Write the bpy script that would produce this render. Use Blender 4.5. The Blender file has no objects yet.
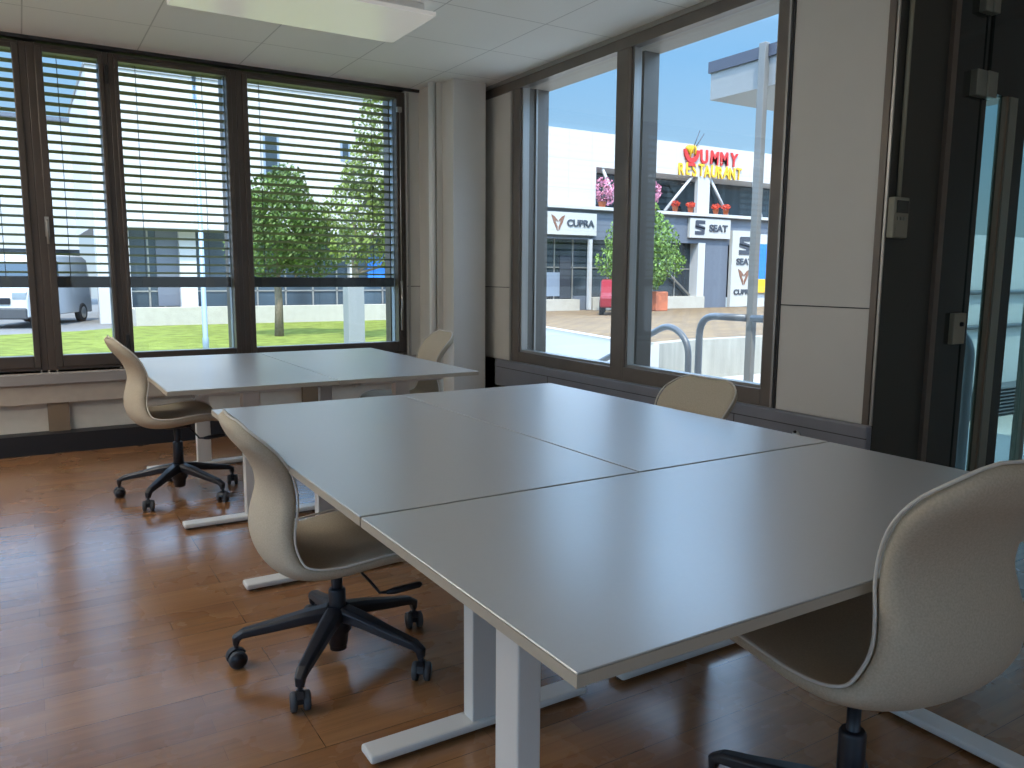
import bpy, bmesh, math, random
from mathutils import Vector, Matrix
random.seed(7)
S = bpy.context.scene
COL = S.collection
PI = math.pi
R = math.radians
Q = 0.035            # survey datum sits this far below the floor


# ----------------------------------------------------------------- helpers
class MB:
    """collects boxes, tubes, prisms and lathes into one mesh"""
    def __init__(self):
        self.v, self.f, self.sm = [], [], []

    def add(self, vs, fs, smooth=False):
        o = len(self.v)
        self.v += [tuple(p) for p in vs]
        for f in fs:
            self.f.append([i + o for i in f])
            self.sm.append(smooth)
        return self

    def box(self, x0, x1, y0, y1, z0, z1, M=None):
        vs = [Vector((x, y, z)) for x in (x0, x1) for y in (y0, y1) for z in (z0, z1)]
        if M is not None:
            vs = [M @ p for p in vs]
        return self.add(vs, [(0, 1, 3, 2), (4, 6, 7, 5), (0, 4, 5, 1), (2, 3, 7, 6), (0, 2, 6, 4), (1, 5, 7, 3)])

    def tube(self, pts, r, n=8, closed=False, caps=True, smooth=True):
        pts = [Vector(p) for p in pts]
        N = len(pts)
        rs = r if isinstance(r, (list, tuple)) else [r] * N
        vs, fs = [], []
        up = None
        for i, p in enumerate(pts):
            a = pts[(i - 1) % N] if (closed or i > 0) else p
            b = pts[(i + 1) % N] if (closed or i < N - 1) else p
            t = (b - a).normalized()
            if up is None:
                up = t.orthogonal().normalized()
            up = (up - t * up.dot(t))
            up = up.normalized() if up.length > 1e-6 else t.orthogonal().normalized()
            w = t.cross(up)
            for k in range(n):
                an = 2 * PI * k / n
                vs.append(p + (up * math.cos(an) + w * math.sin(an)) * rs[i])
        for i in range(N if closed else N - 1):
            j = (i + 1) % N
            for k in range(n):
                k2 = (k + 1) % n
                fs.append((i * n + k, i * n + k2, j * n + k2, j * n + k))
        if caps and not closed:
            fs.append(tuple(range(n))[::-1])
            fs.append(tuple((N - 1) * n + k for k in range(n)))
        return self.add(vs, fs, smooth)

    def lathe(self, prof, c=(0, 0, 0), n=20, axis='Z', smooth=True):
        vs, fs = [], []
        c = Vector(c)
        for (r, h) in prof:
            for k in range(n):
                a = 2 * PI * k / n
                p = (r * math.cos(a), r * math.sin(a), h)
                if axis == 'X':
                    p = (p[2], p[0], p[1])
                elif axis == 'Y':
                    p = (p[1], p[2], p[0])
                vs.append(c + Vector(p))
        m = len(prof)
        for i in range(m - 1):
            for k in range(n):
                k2 = (k + 1) % n
                fs.append((i * n + k, i * n + k2, (i + 1) * n + k2, (i + 1) * n + k))
        fs.append(tuple(range(n))[::-1])
        fs.append(tuple((m - 1) * n + k for k in range(n)))
        return self.add(vs, fs, smooth)

    def prism(self, poly, d0, d1, frame):
        """poly of (a, b); frame(a, b, d) -> point"""
        n = len(poly)
        vs = [frame(a, b, d0) for a, b in poly] + [frame(a, b, d1) for a, b in poly]
        fs = [tuple(range(n))[::-1], tuple(range(n, 2 * n))]
        fs += [(i, (i + 1) % n, n + (i + 1) % n, n + i) for i in range(n)]
        return self.add(vs, fs)

    def build(self, name, mat, parent=None, bevel=0, sub=0, loc=None, rot=None, seg=2):
        me = bpy.data.meshes.new(name)
        me.from_pydata(self.v, [], self.f)
        bm = bmesh.new()
        bm.from_mesh(me)
        bmesh.ops.recalc_face_normals(bm, faces=bm.faces)
        bm.to_mesh(me)
        bm.free()
        me.polygons.foreach_set('use_smooth', [bool(s) for s in self.sm])
        me.materials.append(mat)
        o = bpy.data.objects.new(name, me)
        COL.objects.link(o)
        if parent is not None:
            o.parent = parent
        if loc is not None:
            o.location = loc
        if rot is not None:
            o.rotation_euler = rot
        if bevel:
            b = o.modifiers.new('Bevel', 'BEVEL')
            b.width = bevel
            b.segments = seg
            b.limit_method = 'ANGLE'
            b.harden_normals = False
        if sub:
            s = o.modifiers.new('Subdivision', 'SUBSURF')
            s.levels = sub
            s.render_levels = sub
        return o


def tag(o, label, cat, group=None, kind=None):
    o['label'] = label
    o['category'] = cat
    if group:
        o['group'] = group
    if kind:
        o['kind'] = kind
    return o


def thing(name, label, cat, loc=(0, 0, 0), rz=0, group=None):
    o = bpy.data.objects.new(name, None)
    o.empty_display_size = 0.1
    COL.objects.link(o)
    o.location = loc
    o.rotation_euler = (0, 0, rz)
    return tag(o, label, cat, group)


def structure(o):
    o['kind'] = 'structure'
    return o


def root_structure(name):
    o = bpy.data.objects.new(name, None)
    o.empty_display_size = 0.1
    COL.objects.link(o)
    return structure(o)


def copy_tree(o, parent=None):
    c = o.copy()
    COL.objects.link(c)
    if parent is not None:
        c.parent = parent
    for ch in [k for k in S.objects if k.parent == o]:
        copy_tree(ch, c)
    return c


# ---------------------------------------------------------------- materials
def mat(name, col, rough=0.5, metal=0.0, spec=0.5, noise=0.0, nscale=20, bump=0.0, bscale=60, coat=0.0, emit=None, estr=0.0,
        stretch=(1, 1, 1)):
    m = bpy.data.materials.new(name)
    m.use_nodes = True
    nt = m.node_tree
    b = nt.nodes['Principled BSDF']
    b.inputs['Base Color'].default_value = (*col, 1)
    b.inputs['Roughness'].default_value = rough
    b.inputs['Metallic'].default_value = metal
    b.inputs['Specular IOR Level'].default_value = spec
    b.inputs['Coat Weight'].default_value = coat
    b.inputs['Coat Roughness'].default_value = 0.03
    if emit:
        b.inputs['Emission Color'].default_value = (*emit, 1)
        b.inputs['Emission Strength'].default_value = estr
    if noise or bump:
        tc = nt.nodes.new('ShaderNodeTexCoord')
        mp = nt.nodes.new('ShaderNodeMapping')
        mp.inputs['Scale'].default_value = stretch
        nt.links.new(tc.outputs['Object'], mp.inputs['Vector'])
    if noise:
        n = nt.nodes.new('ShaderNodeTexNoise')
        n.inputs['Scale'].default_value = nscale
        n.inputs['Detail'].default_value = 4
        nt.links.new(mp.outputs[0], n.inputs['Vector'])
        r = nt.nodes.new('ShaderNodeValToRGB')
        r.color_ramp.elements[0].position = 0.3
        r.color_ramp.elements[1].position = 0.7
        r.color_ramp.elements[0].color = (*[max(0, c * (1 - noise)) for c in col], 1)
        r.color_ramp.elements[1].color = (*[min(1, c * (1 + noise)) for c in col], 1)
        nt.links.new(n.outputs['Fac'], r.inputs['Fac'])
        nt.links.new(r.outputs['Color'], b.inputs['Base Color'])
    if bump:
        n2 = nt.nodes.new('ShaderNodeTexNoise')
        n2.inputs['Scale'].default_value = bscale
        n2.inputs['Detail'].default_value = 3
        nt.links.new(mp.outputs[0], n2.inputs['Vector'])
        bp = nt.nodes.new('ShaderNodeBump')
        bp.inputs['Strength'].default_value = bump
        bp.inputs['Distance'].default_value = 0.01
        nt.links.new(n2.outputs['Fac'], bp.inputs['Height'])
        nt.links.new(bp.outputs['Normal'], b.inputs['Normal'])
    return m


def glass_mat(name, tint=(0.95, 0.97, 0.96), gloss=0.6):
    m = bpy.data.materials.new(name)
    m.use_nodes = True
    nt = m.node_tree
    nt.nodes.clear()
    out = nt.nodes.new('ShaderNodeOutputMaterial')
    mix = nt.nodes.new('ShaderNodeMixShader')
    tr = nt.nodes.new('ShaderNodeBsdfTransparent')
    gl = nt.nodes.new('ShaderNodeBsdfGlossy')
    lw = nt.nodes.new('ShaderNodeLayerWeight')
    pw = nt.nodes.new('ShaderNodeMath')
    pw.operation = 'POWER'
    pw.inputs[1].default_value = 5
    mu = nt.nodes.new('ShaderNodeMath')
    mu.operation = 'MULTIPLY_ADD'
    mu.inputs[1].default_value = .92 * gloss
    mu.inputs[2].default_value = .045 * gloss
    tr.inputs['Color'].default_value = (*tint, 1)
    gl.inputs['Roughness'].default_value = 0.02
    nt.links.new(lw.outputs['Facing'], pw.inputs[0])
    nt.links.new(pw.outputs[0], mu.inputs[0])
    nt.links.new(mu.outputs[0], mix.inputs['Fac'])
    nt.links.new(tr.outputs[0], mix.inputs[1])
    nt.links.new(gl.outputs[0], mix.inputs[2])
    nt.links.new(mix.outputs[0], out.inputs['Surface'])
    return m


def floor_mat():
    m = bpy.data.materials.new('wood_strip_floor')
    m.use_nodes = True
    nt = m.node_tree
    b = nt.nodes['Principled BSDF']
    tc = nt.nodes.new('ShaderNodeTexCoord')
    # strips
    br = nt.nodes.new('ShaderNodeTexBrick')
    br.offset = 0.37
    br.offset_frequency = 2
    br.inputs['Scale'].default_value = 1
    br.inputs['Brick Width'].default_value = 0.62
    br.inputs['Row Height'].default_value = 0.072
    br.inputs['Mortar Size'].default_value = 0.0006
    br.inputs['Mortar Smooth'].default_value = 0.1
    br.inputs['Bias'].default_value = 0.0
    br.inputs['Color1'].default_value = (0.34, 0.165, 0.070, 1)
    br.inputs['Color2'].default_value = (0.265, 0.118, 0.048, 1)
    br.inputs['Mortar'].default_value = (0.15, 0.065, 0.03, 1)
    nt.links.new(tc.outputs['Object'], br.inputs['Vector'])
    # board seams every three strips
    b2 = nt.nodes.new('ShaderNodeTexBrick')
    b2.offset = 0.43
    b2.inputs['Scale'].default_value = 1
    b2.inputs['Brick Width'].default_value = 2.2
    b2.inputs['Row Height'].default_value = 0.216
    b2.inputs['Mortar Size'].default_value = 0.0012
    b2.inputs['Color1'].default_value = (1, 1, 1, 1)
    b2.inputs['Color2'].default_value = (0.86, 0.84, 0.82, 1)
    b2.inputs['Mortar'].default_value = (0.3, 0.25, 0.2, 1)
    nt.links.new(tc.outputs['Object'], b2.inputs['Vector'])
    # grain
    mp = nt.nodes.new('ShaderNodeMapping')
    mp.inputs['Scale'].default_value = (1.2, 22, 1)
    nt.links.new(tc.outputs['Object'], mp.inputs['Vector'])
    n = nt.nodes.new('ShaderNodeTexNoise')
    n.inputs['Scale'].default_value = 2.5
    n.inputs['Detail'].default_value = 6
    nt.links.new(mp.outputs[0], n.inputs['Vector'])
    r = nt.nodes.new('ShaderNodeValToRGB')
    r.color_ramp.elements[0].position = 0.3
    r.color_ramp.elements[0].color = (0.84, 0.83, 0.80, 1)
    r.color_ramp.elements[1].position = 0.72
    r.color_ramp.elements[1].color = (1.12, 1.12, 1.1, 1)
    nt.links.new(n.outputs['Fac'], r.inputs['Fac'])
    m1 = nt.nodes.new('ShaderNodeMix')
    m1.data_type = 'RGBA'
    m1.blend_type = 'MULTIPLY'
    m1.inputs[0].default_value = 1
    nt.links.new(br.outputs['Color'], m1.inputs[6])
    nt.links.new(r.outputs['Color'], m1.inputs[7])
    m2 = nt.nodes.new('ShaderNodeMix')
    m2.data_type = 'RGBA'
    m2.blend_type = 'MULTIPLY'
    m2.inputs[0].default_value = 1
    nt.links.new(m1.outputs[2], m2.inputs[6])
    nt.links.new(b2.outputs['Color'], m2.inputs[7])
    nt.links.new(m2.outputs[2], b.inputs['Base Color'])
    # worn lacquer
    n3 = nt.nodes.new('ShaderNodeTexNoise')
    n3.inputs['Scale'].default_value = 3
    n3.inputs['Detail'].default_value = 5
    nt.links.new(tc.outputs['Object'], n3.inputs['Vector'])
    mr = nt.nodes.new('ShaderNodeMapRange')
    mr.inputs['To Min'].default_value = 0.20
    mr.inputs['To Max'].default_value = 0.34
    nt.links.new(n3.outputs['Fac'], mr.inputs['Value'])
    nt.links.new(mr.outputs[0], b.inputs['Roughness'])
    bp = nt.nodes.new('ShaderNodeBump')
    bp.inputs['Strength'].default_value = 0.12
    bp.inputs['Distance'].default_value = 0.004
    nt.links.new(b2.outputs['Fac'], bp.inputs['Height'])
    bp.invert = True
    nt.links.new(bp.outputs['Normal'], b.inputs['Normal'])
    b.inputs['Specular IOR Level'].default_value = 0.15
    b.inputs['Coat Weight'].default_value = 0.85
    b.inputs['Coat Roughness'].default_value = 0.2
    b.inputs['Coat IOR'].default_value = 1.55
    return m


def grid_mat(name, col, line, bw, bh, mortar, offset=0.0, ox=0, oy=0, rough=0.8, noise=0.04, freq=2, col2=None, axes='XY'):
    m = bpy.data.materials.new(name)
    m.use_nodes = True
    nt = m.node_tree
    b = nt.nodes['Principled BSDF']
    tc = nt.nodes.new('ShaderNodeTexCoord')
    vec = tc.outputs['Object']
    if axes != 'XY':
        sp = nt.nodes.new('ShaderNodeSeparateXYZ')
        cb = nt.nodes.new('ShaderNodeCombineXYZ')
        nt.links.new(vec, sp.inputs[0])
        nt.links.new(sp.outputs[axes[0]], cb.inputs['X'])
        nt.links.new(sp.outputs[axes[1]], cb.inputs['Y'])
        vec = cb.outputs[0]
    mp = nt.nodes.new('ShaderNodeMapping')
    mp.inputs['Location'].default_value = (-ox, -oy, 0)
    nt.links.new(vec, mp.inputs['Vector'])
    br = nt.nodes.new('ShaderNodeTexBrick')
    br.offset = offset
    br.offset_frequency = freq
    br.inputs['Scale'].default_value = 1
    br.inputs['Brick Width'].default_value = bw
    br.inputs['Row Height'].default_value = bh
    br.inputs['Mortar Size'].default_value = mortar
    br.inputs['Mortar Smooth'].default_value = 0.2
    c2 = col2 or tuple(c * (1 - noise) for c in col)
    br.inputs['Color1'].default_value = (*col, 1)
    br.inputs['Color2'].default_value = (*c2, 1)
    br.inputs['Mortar'].default_value = (*line, 1)
    nt.links.new(mp.outputs[0], br.inputs['Vector'])
    nt.links.new(br.outputs['Color'], b.inputs['Base Color'])
    b.inputs['Roughness'].default_value = rough
    return m


M = {}
M['floor'] = floor_mat()
M['ceiling'] = grid_mat('ceiling_tiles', (0.90, 0.89, 0.85), (0.60, 0.59, 0.56), 0.675, 0.675, 0.0045, 0, -0.49, 4.74 - 0.675 * 8,
                        rough=0.9, noise=0.03)
M['panel'] = mat('beige_wall_panel', (0.64, 0.61, 0.555), 0.6, noise=0.02, nscale=3)
M['wall'] = mat('painted_wall', (0.60, 0.57, 0.52), 0.8, noise=0.02, nscale=4)
M['frame'] = mat('bronze_window_frame', (0.080, 0.062, 0.050), 0.38, metal=0.3, noise=0.1, nscale=6)
M['frame_b'] = mat('bronze_window_frame_light', (0.175, 0.148, 0.125), 0.34, metal=0.3, noise=0.1, nscale=6)
M['frame_dark'] = mat('dark_frame_seal', (0.02, 0.018, 0.018), 0.5)
M['strip'] = mat('aluminium_strip', (0.42, 0.40, 0.37), 0.35, metal=0.7)
M['reveal'] = mat('outer_reveal_aluminium', (0.165, 0.145, 0.122), 0.5, metal=0.2)
M['rail_blue'] = mat('blind_guide_rail', (0.30, 0.36, 0.45), 0.4, metal=0.4)
M['sill'] = mat('sill_grey_steel', (0.21, 0.215, 0.245), 0.38, noise=0.05, nscale=8)
M['sill_light'] = mat('sill_laminate', (0.30, 0.275, 0.26), 0.4)
M['board'] = mat('parapet_board', (0.40, 0.34, 0.28), 0.6, noise=0.04)
M['parapet'] = mat('parapet_panel', (0.58, 0.52, 0.44), 0.7, noise=0.03)
M['stud'] = mat('brown_upright', (0.20, 0.14, 0.09), 0.5)
M['black'] = mat('black_skirting', (0.010, 0.010, 0.013), 0.5)
M['glass'] = glass_mat('window_glass', gloss=0.75)
M['door_glass'] = glass_mat('green_door_glass', (0.50, 0.62, 0.60), 1.3)
M['slat'] = mat('blind_slat', (0.085, 0.070, 0.066), 0.5, metal=0.1)
M['navy'] = mat('blind_bottom_rail', (0.03, 0.034, 0.045), 0.45)
M['cord'] = mat('blind_cord', (0.05, 0.05, 0.05), 0.7)
M['tabletop'] = mat('white_melamine_top', (0.50, 0.495, 0.475), 0.40, spec=0.7, coat=1.0, noise=0.01, nscale=120)
_b = M['tabletop'].node_tree.nodes['Principled BSDF']
_b.inputs['Coat Roughness'].default_value = 0.27
_b.inputs['Coat IOR'].default_value = 1.7
M['edge'] = mat('desk_edge_band', (0.46, 0.40, 0.31), 0.5)
M['leg'] = mat('white_powder_coat', (0.66, 0.63, 0.58), 0.33)
M['gap'] = mat('desk_underside', (0.36, 0.33, 0.29), 0.7)
M['fabric'] = mat('beige_wool_fabric', (0.50, 0.43, 0.325), 0.92, spec=0.15, noise=0.10, nscale=260, bump=0.12, bscale=700)
M['piping'] = mat('light_piping', (0.66, 0.62, 0.55), 0.85, spec=0.2, bump=0.2, bscale=300)
M['plastic'] = mat('black_plastic', (0.012, 0.013, 0.018), 0.38)
M['tyre'] = mat('grey_caster_tread', (0.06, 0.063, 0.068), 0.6)
M['lampbody'] = mat('lamp_white_enamel', (0.74, 0.73, 0.70), 0.4)
M['diffuser'] = mat('lamp_diffuser', (0.80, 0.78, 0.74), 0.25, emit=(1, 0.96, 0.88), estr=0.14)
M['fill_glow'] = mat('fill_lamp_glow', (0.80, 0.78, 0.74), 0.25, emit=(1, 0.95, 0.86), estr=10.0)  # strong glow for the unseen lamps added as fill
M['pipe'] = mat('white_conduit', (0.80, 0.80, 0.77), 0.45)
M['olive'] = mat('dark_jamb_panel', (0.045, 0.045, 0.036), 0.5)
M['tinted'] = mat('dark_tinted_panel', (0.018, 0.022, 0.020), 0.12)
M['fitting'] = mat('satin_metal_fitting', (0.30, 0.31, 0.26), 0.35, metal=0.6)
M['stud_metal'] = mat('bronze_post', (0.16, 0.13, 0.105), 0.4, metal=0.3)
M['device'] = mat('cream_plastic', (0.27, 0.255, 0.19), 0.5)
M['screen'] = mat('device_screen', (0.045, 0.05, 0.045), 0.2)
M['chrome'] = mat('brushed_steel', (0.55, 0.55, 0.54), 0.3, metal=0.9)
# outdoors
M['lawn'] = mat('lawn_grass', (0.17, 0.20, 0.04), 0.95, spec=0.1, noise=0.35, nscale=3.0, bump=0.6, bscale=30)
M['asphalt'] = mat('road_asphalt', (0.17, 0.165, 0.16), 0.9, noise=0.08, nscale=6)
M['concrete'] = mat('pale_concrete', (0.46, 0.42, 0.35), 0.9, noise=0.06, nscale=5)
M['white'] = mat('white_facade', (0.52, 0.51, 0.50), 0.75)
M['white_clad'] = grid_mat('white_cladding', (0.56, 0.525, 0.50), (0.44, 0.425, 0.41), 1.25, 1.25, 0.012, 0, rough=0.6, noise=0.02, axes='XZ')
M['greyblue'] = mat('grey_blue_fascia', (0.13, 0.145, 0.175), 0.5)
M['darkglass'] = mat('dark_shop_glass', (0.030, 0.042, 0.052), 0.06, spec=0.8, noise=0.55, nscale=0.5, stretch=(1.6, 1, 0.35))
M['greenglass'] = mat('office_glass', (0.060, 0.085, 0.105), 0.08, spec=0.35, noise=0.4, nscale=0.6, stretch=(1.2, 1, 0.25))
M['blue'] = mat('blue_panel', (0.03, 0.20, 0.62), 0.5)
M['paver'] = grid_mat('brown_pavers', (0.25, 0.160, 0.072), (0.11, 0.07, 0.04), 0.62, 0.31, 0.03, 0.5, rough=0.9, col2=(0.18, 0.112, 0.055))
M['terrace'] = mat('terrace_slab', (0.48, 0.45, 0.41), 0.9, noise=0.06, nscale=3)
M['signwhite'] = mat('sign_board_white', (0.50, 0.48, 0.44), 0.6)
M['signgrey'] = mat('sign_lettering_grey', (0.05, 0.055, 0.07), 0.5)
M['copper'] = mat('copper_emblem', (0.22, 0.10, 0.06), 0.4)
M['red'] = mat('red_letters', (0.62, 0.035, 0.03), 0.5)
M['yellow'] = mat('yellow_letters', (0.85, 0.50, 0.03), 0.5)
M['galv'] = mat('galvanised_tube', (0.125, 0.14, 0.16), 0.45, metal=0.3)
M['post'] = mat('painted_steel_post', (0.17, 0.165, 0.155), 0.5)
M['canopy'] = mat('canopy_fascia_grey', (0.25, 0.25, 0.245), 0.5)
M['canopy_cap'] = mat('canopy_cap_slate', (0.055, 0.06, 0.085), 0.5)
M['bark'] = mat('tree_bark', (0.20, 0.155, 0.11), 0.95, noise=0.25, nscale=20)
M['leaf_mid'] = mat('leaf_green', (0.09, 0.15, 0.025), 0.6, noise=0.45, nscale=1.6)
M['leaf_light'] = mat('leaf_yellow_green', (0.16, 0.21, 0.035), 0.6, noise=0.4, nscale=1.8)
M['leaf_vivid'] = mat('leaf_fresh_green', (0.14, 0.24, 0.035), 0.6, noise=0.35, nscale=2.0)
M['blossom'] = mat('pink_blossom', (0.68, 0.28, 0.40), 0.7, noise=0.4, nscale=5)
M['geranium'] = mat('red_flowers', (0.66, 0.07, 0.03), 0.7, noise=0.3, nscale=9)
M['terracotta'] = mat('terracotta_pot', (0.55, 0.15, 0.06), 0.7)
M['van'] = mat('white_van_paint', (0.55, 0.55, 0.56), 0.25, coat=0.5)
M['vanglass'] = mat('van_glass', (0.05, 0.08, 0.11), 0.05, spec=0.8)
M['rubber'] = mat('tyre_rubber', (0.02, 0.02, 0.022), 0.8)
M['tarp_dark'] = mat('dark_mat', (0.03, 0.035, 0.045), 0.7)
M['tarp'] = mat('white_plastic_sheet', (0.75, 0.76, 0.78), 0.5)
M['redcar'] = mat('red_car_paint', (0.24, 0.012, 0.02), 0.3)

# ------------------------------------------------------------------- camera
yaw, pit, roll, foc = 0.553, 0.137, 0.007, 790.8
fw = Vector((math.sin(yaw) * math.cos(pit), math.cos(yaw) * math.cos(pit), -math.sin(pit)))
rt = Vector((math.cos(yaw), -math.sin(yaw), 0))
up = rt.cross(fw)
r2 = rt * math.cos(roll) + up * math.sin(roll)
u2 = -rt * math.sin(roll) + up * math.cos(roll)
cam = bpy.data.cameras.new('camera')
cam.sensor_width = 36
cam.lens = foc / 1024 * 36
cam.clip_start = 0.02
cam.clip_end = 400
co = bpy.data.objects.new('camera', cam)
COL.objects.link(co)
mw = Matrix((r2, u2, -fw)).transposed().to_4x4()
mw.translation = (-0.598, -0.799, 1.258 - Q)
co.matrix_world = mw
S.camera = co

# --------------------------------------------------------------- room shell
YA, XB, HC = 5.40, 2.733, 2.763 - Q
XL, YF, XR = -3.6, -5.2, 4.5      # left wall, wall behind the viewer, far right end
YR = 1.40                         # where the right window wall ends
SZ = 0.574 - Q                    # sill level
def plan(e):
    return [(XL - .2, YF - .2), (XR + .2, YF - .2), (XR + .2, YR + .05), (2.95 + e, YR + .05), (2.95 + e, YA + .25 + e), (XL - .2, YA + .25 + e)]
structure(MB().prism(plan(0), -.12, 0, lambda a, b, d: Vector((a, b, d))).build('floor', M['floor']))
structure(MB().prism(plan(.1), HC, HC + .25, lambda a, b, d: Vector((a, b, d))).build('ceiling', M['ceiling']))

# wall with the blinds: parapet, posts, right end panel
w = MB()
w.box(XL, 2.17, YA + .04, YA + .35, 0, SZ - .2)
w.box(XL, 2.17, YA + .0, YA + .35, SZ - .2, SZ + .02)
structure(w.build('wall_back', M['parapet']))
structure(MB().box(2.17, 3.05, YA, YA + .35, 0, HC).build('wall_back_corner', M['panel']))
w = MB()
w.box(XL - .2, XL, YF, YA + .35, 0, .7).box(XL - .2, XL, YF, YA + .35, 2.6, HC)
for a, b in ((YF, -3.9), (-.9, -.3), (2.6, YA + .35)):
    w.box(XL - .2, XL, a, b, .7, 2.6)
structure(w.build('wall_left', M['wall']))
for n, a, b in ((8, -3.9, -.9), (9, -.3, 2.6)):  # unseen windows added to bring in daylight from the left
    r = root_structure('window_%d' % n)
    m = MB()
    for y in (a, (a + b) / 2 - .03, b - .06):
        m.box(XL - .14, XL - .06, y, y + .06, .7, 2.6)
    m.box(XL - .14, XL - .06, a, b, .7, .76).box(XL - .14, XL - .06, a, b, 2.54, 2.6)
    m.build('window_frame', M['frame'], r)
    MB().box(XL - .10, XL - .095, a + .06, b - .06, .76, 2.54).build('pane', M['glass'], r)
# wall behind the viewer, its two openings added to let in daylight
w = MB()
w.box(XL, XR, YF - .2, YF, 0, .8).box(XL, XR, YF - .2, YF, 2.5, HC)
for a, b in ((XL, -3.2), (-.4, .2), (3.0, XR)):
    w.box(a, b, YF - .2, YF, .8, 2.5)
structure(w.build('wall_front', M['wall']))
structure(MB().box(XR, XR + .2, YF, YR + .1, 0, HC).build('wall_right_end', M['wall']))

# sill and boards on the blind wall
structure(MB().box(XL, 2.34, YA - .035, YA + .06, SZ - .075, SZ).build('trim_1', M['sill_light'], bevel=.006))
structure(MB().box(XL, 2.34, YA - .012, YA + .04, SZ - .205, SZ - .075).build('trim_2', M['board']))
w = MB()
for x in (-2.3, -.435, 1.33):
    w.box(x - .065, x + .065, YA + .0, YA + .05, .13, SZ - .2)
structure(w.build('trim_3', M['stud']))
structure(MB().box(XL, 2.34, YA - .10, YA + .04, 0, .135).build('baseboard_back', M['black']))
structure(MB().box(XL, XB, YA - .02, YA + .06, HC - .022, HC).build('trim_4', M['frame_dark']))

# column in the corner
c = root_structure('column')
MB().box(2.345, 2.64, 4.87, 5.06, 0, HC).build('column_face', M['panel'], c, bevel=.006)
MB().box(2.30, 2.62, 5.06, YA, 0, HC).build('column_core', M['panel'], c)
t = tag(MB().lathe([(.027, 0), (.027, HC - .002)], (2.268, 5.09, 0.001), 16).build('conduit', M['pipe']),
        'white vertical pipe against the left side of the square corner column', 'pipe')
# panel joints
structure(MB().box(2.18, 2.34, YA - .004, YA + .002, 1.155 - Q, 1.16 - Q).build('trim_5', M['frame_dark']))

# ---------------------------------------------------------------- windows A
def frame_ring(mb, x0, x1, z0, z1, l, r, b, t, y0, y1):
    mb.box(x0, x0 + l, y0, y1, z0, z1).box(x1 - r, x1, y0, y1, z0, z1)
    mb.box(x0 + l, x1 - r, y0, y1, z0, z0 + b).box(x0 + l, x1 - r, y0, y1, z1 - t, z1)


ZW1 = HC - .035
def window_a(n, x0, x1, gx0, gx1, gz0=.695 - Q, gz1=2.675 - Q):
    r = root_structure('window_%d' % n)
    m = MB()
    frame_ring(m, x0, x1, SZ, ZW1, (gx0 - x0) * .55, (x1 - gx1) * .55, .05, .03, YA, YA + .09)
    m.build('window_frame', M['frame'], r, bevel=.004)
    m = MB()
    frame_ring(m, x0 + (gx0 - x0) * .5, x1 - (x1 - gx1) * .5, SZ + .04, ZW1 - .02, (gx0 - x0) * .5, (x1 - gx1) * .5,
               gz0 - SZ - .04, ZW1 - .02 - gz1, YA - .015, YA + .06)
    m.build('sash', M['frame'], r, bevel=.006)
    MB().box(gx0 - .01, gx1 + .01, YA + .02, YA + .028, gz0 - .01, gz1 + .01).build('pane', M['glass'], r)
    return r


w0 = window_a(5, -3.6, -1.9, -3.4, -2.08)
w1 = window_a(1, -1.9, -.475, -1.75, -.555)
w2 = window_a(2, -.475, .0, -.385, -.06)
w3 = window_a(3, .0, .835, .06, .765)
w4 = window_a(4, .835, 2.18, .915, 2.095)
def handle(parent, x, z0, z1):
    h = MB().box(x - .013, x + .013, YA - .022, YA - .012, z0 + .05, z1, None)
    h.tube([(x, YA - .02, z1 - .025), (x, YA - .055, z1 - .025), (x, YA - .058, z1 - .04), (x, YA - .056, z0)], .009, 8)
    h.build('window_handle', M['strip'], parent)
handle(w2, -.425, 1.44 - Q, 1.62 - Q)
m = MB()
m.box(-.025, -.005, YA - .03, YA - .012, 2.52 - Q, 2.64 - Q).build('hinge', M['frame_dark'], w3)
m = MB()
m.box(.008, .028, YA - .03, YA - .012, .70 - Q, .82 - Q).build('hinge', M['frame_dark'], w3)
# piers between the blinds, outside
m = MB()
for a, b in ((-.53, -.41), (-.045, .03), (.785, .885), (2.13, 2.4), (-2.0, -1.83), (-3.7, -3.45)):
    m.box(a, b, YA + .24, YA + .35, SZ, HC)
structure(m.build('wall_back_piers', M['frame']))
structure(MB().box(XL, 2.4, YA + .1, YA + .45, SZ - .05, SZ + .01).build('trim_6', M['reveal']))
# conduit strip and crank at the right end of the window
structure(MB().box(2.19, 2.205, YA - .02, YA, SZ, ZW1).build('trim_7', M['strip']))
t = thing('blind_crank', 'pale crank rod hanging beside the last blind, close to the corner column', 'crank', (2.115, YA - .035, 0))
MB().tube([(0, 0, 2.55), (0, 0, 1.2 - Q)], .005, 8).build('rod', M['strip'], t)
MB().tube([(0, 0, 1.2 - Q), (0, -.012, .98 - Q), (0, -.002, .96 - Q), (0, 0, .79 - Q)], [.011, .009, .011, .009], 10).build('grip', M['strip'], t)
MB().box(-.02, .02, .0, .04, 2.53, 2.57).build('bracket', M['strip'], t)

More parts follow.
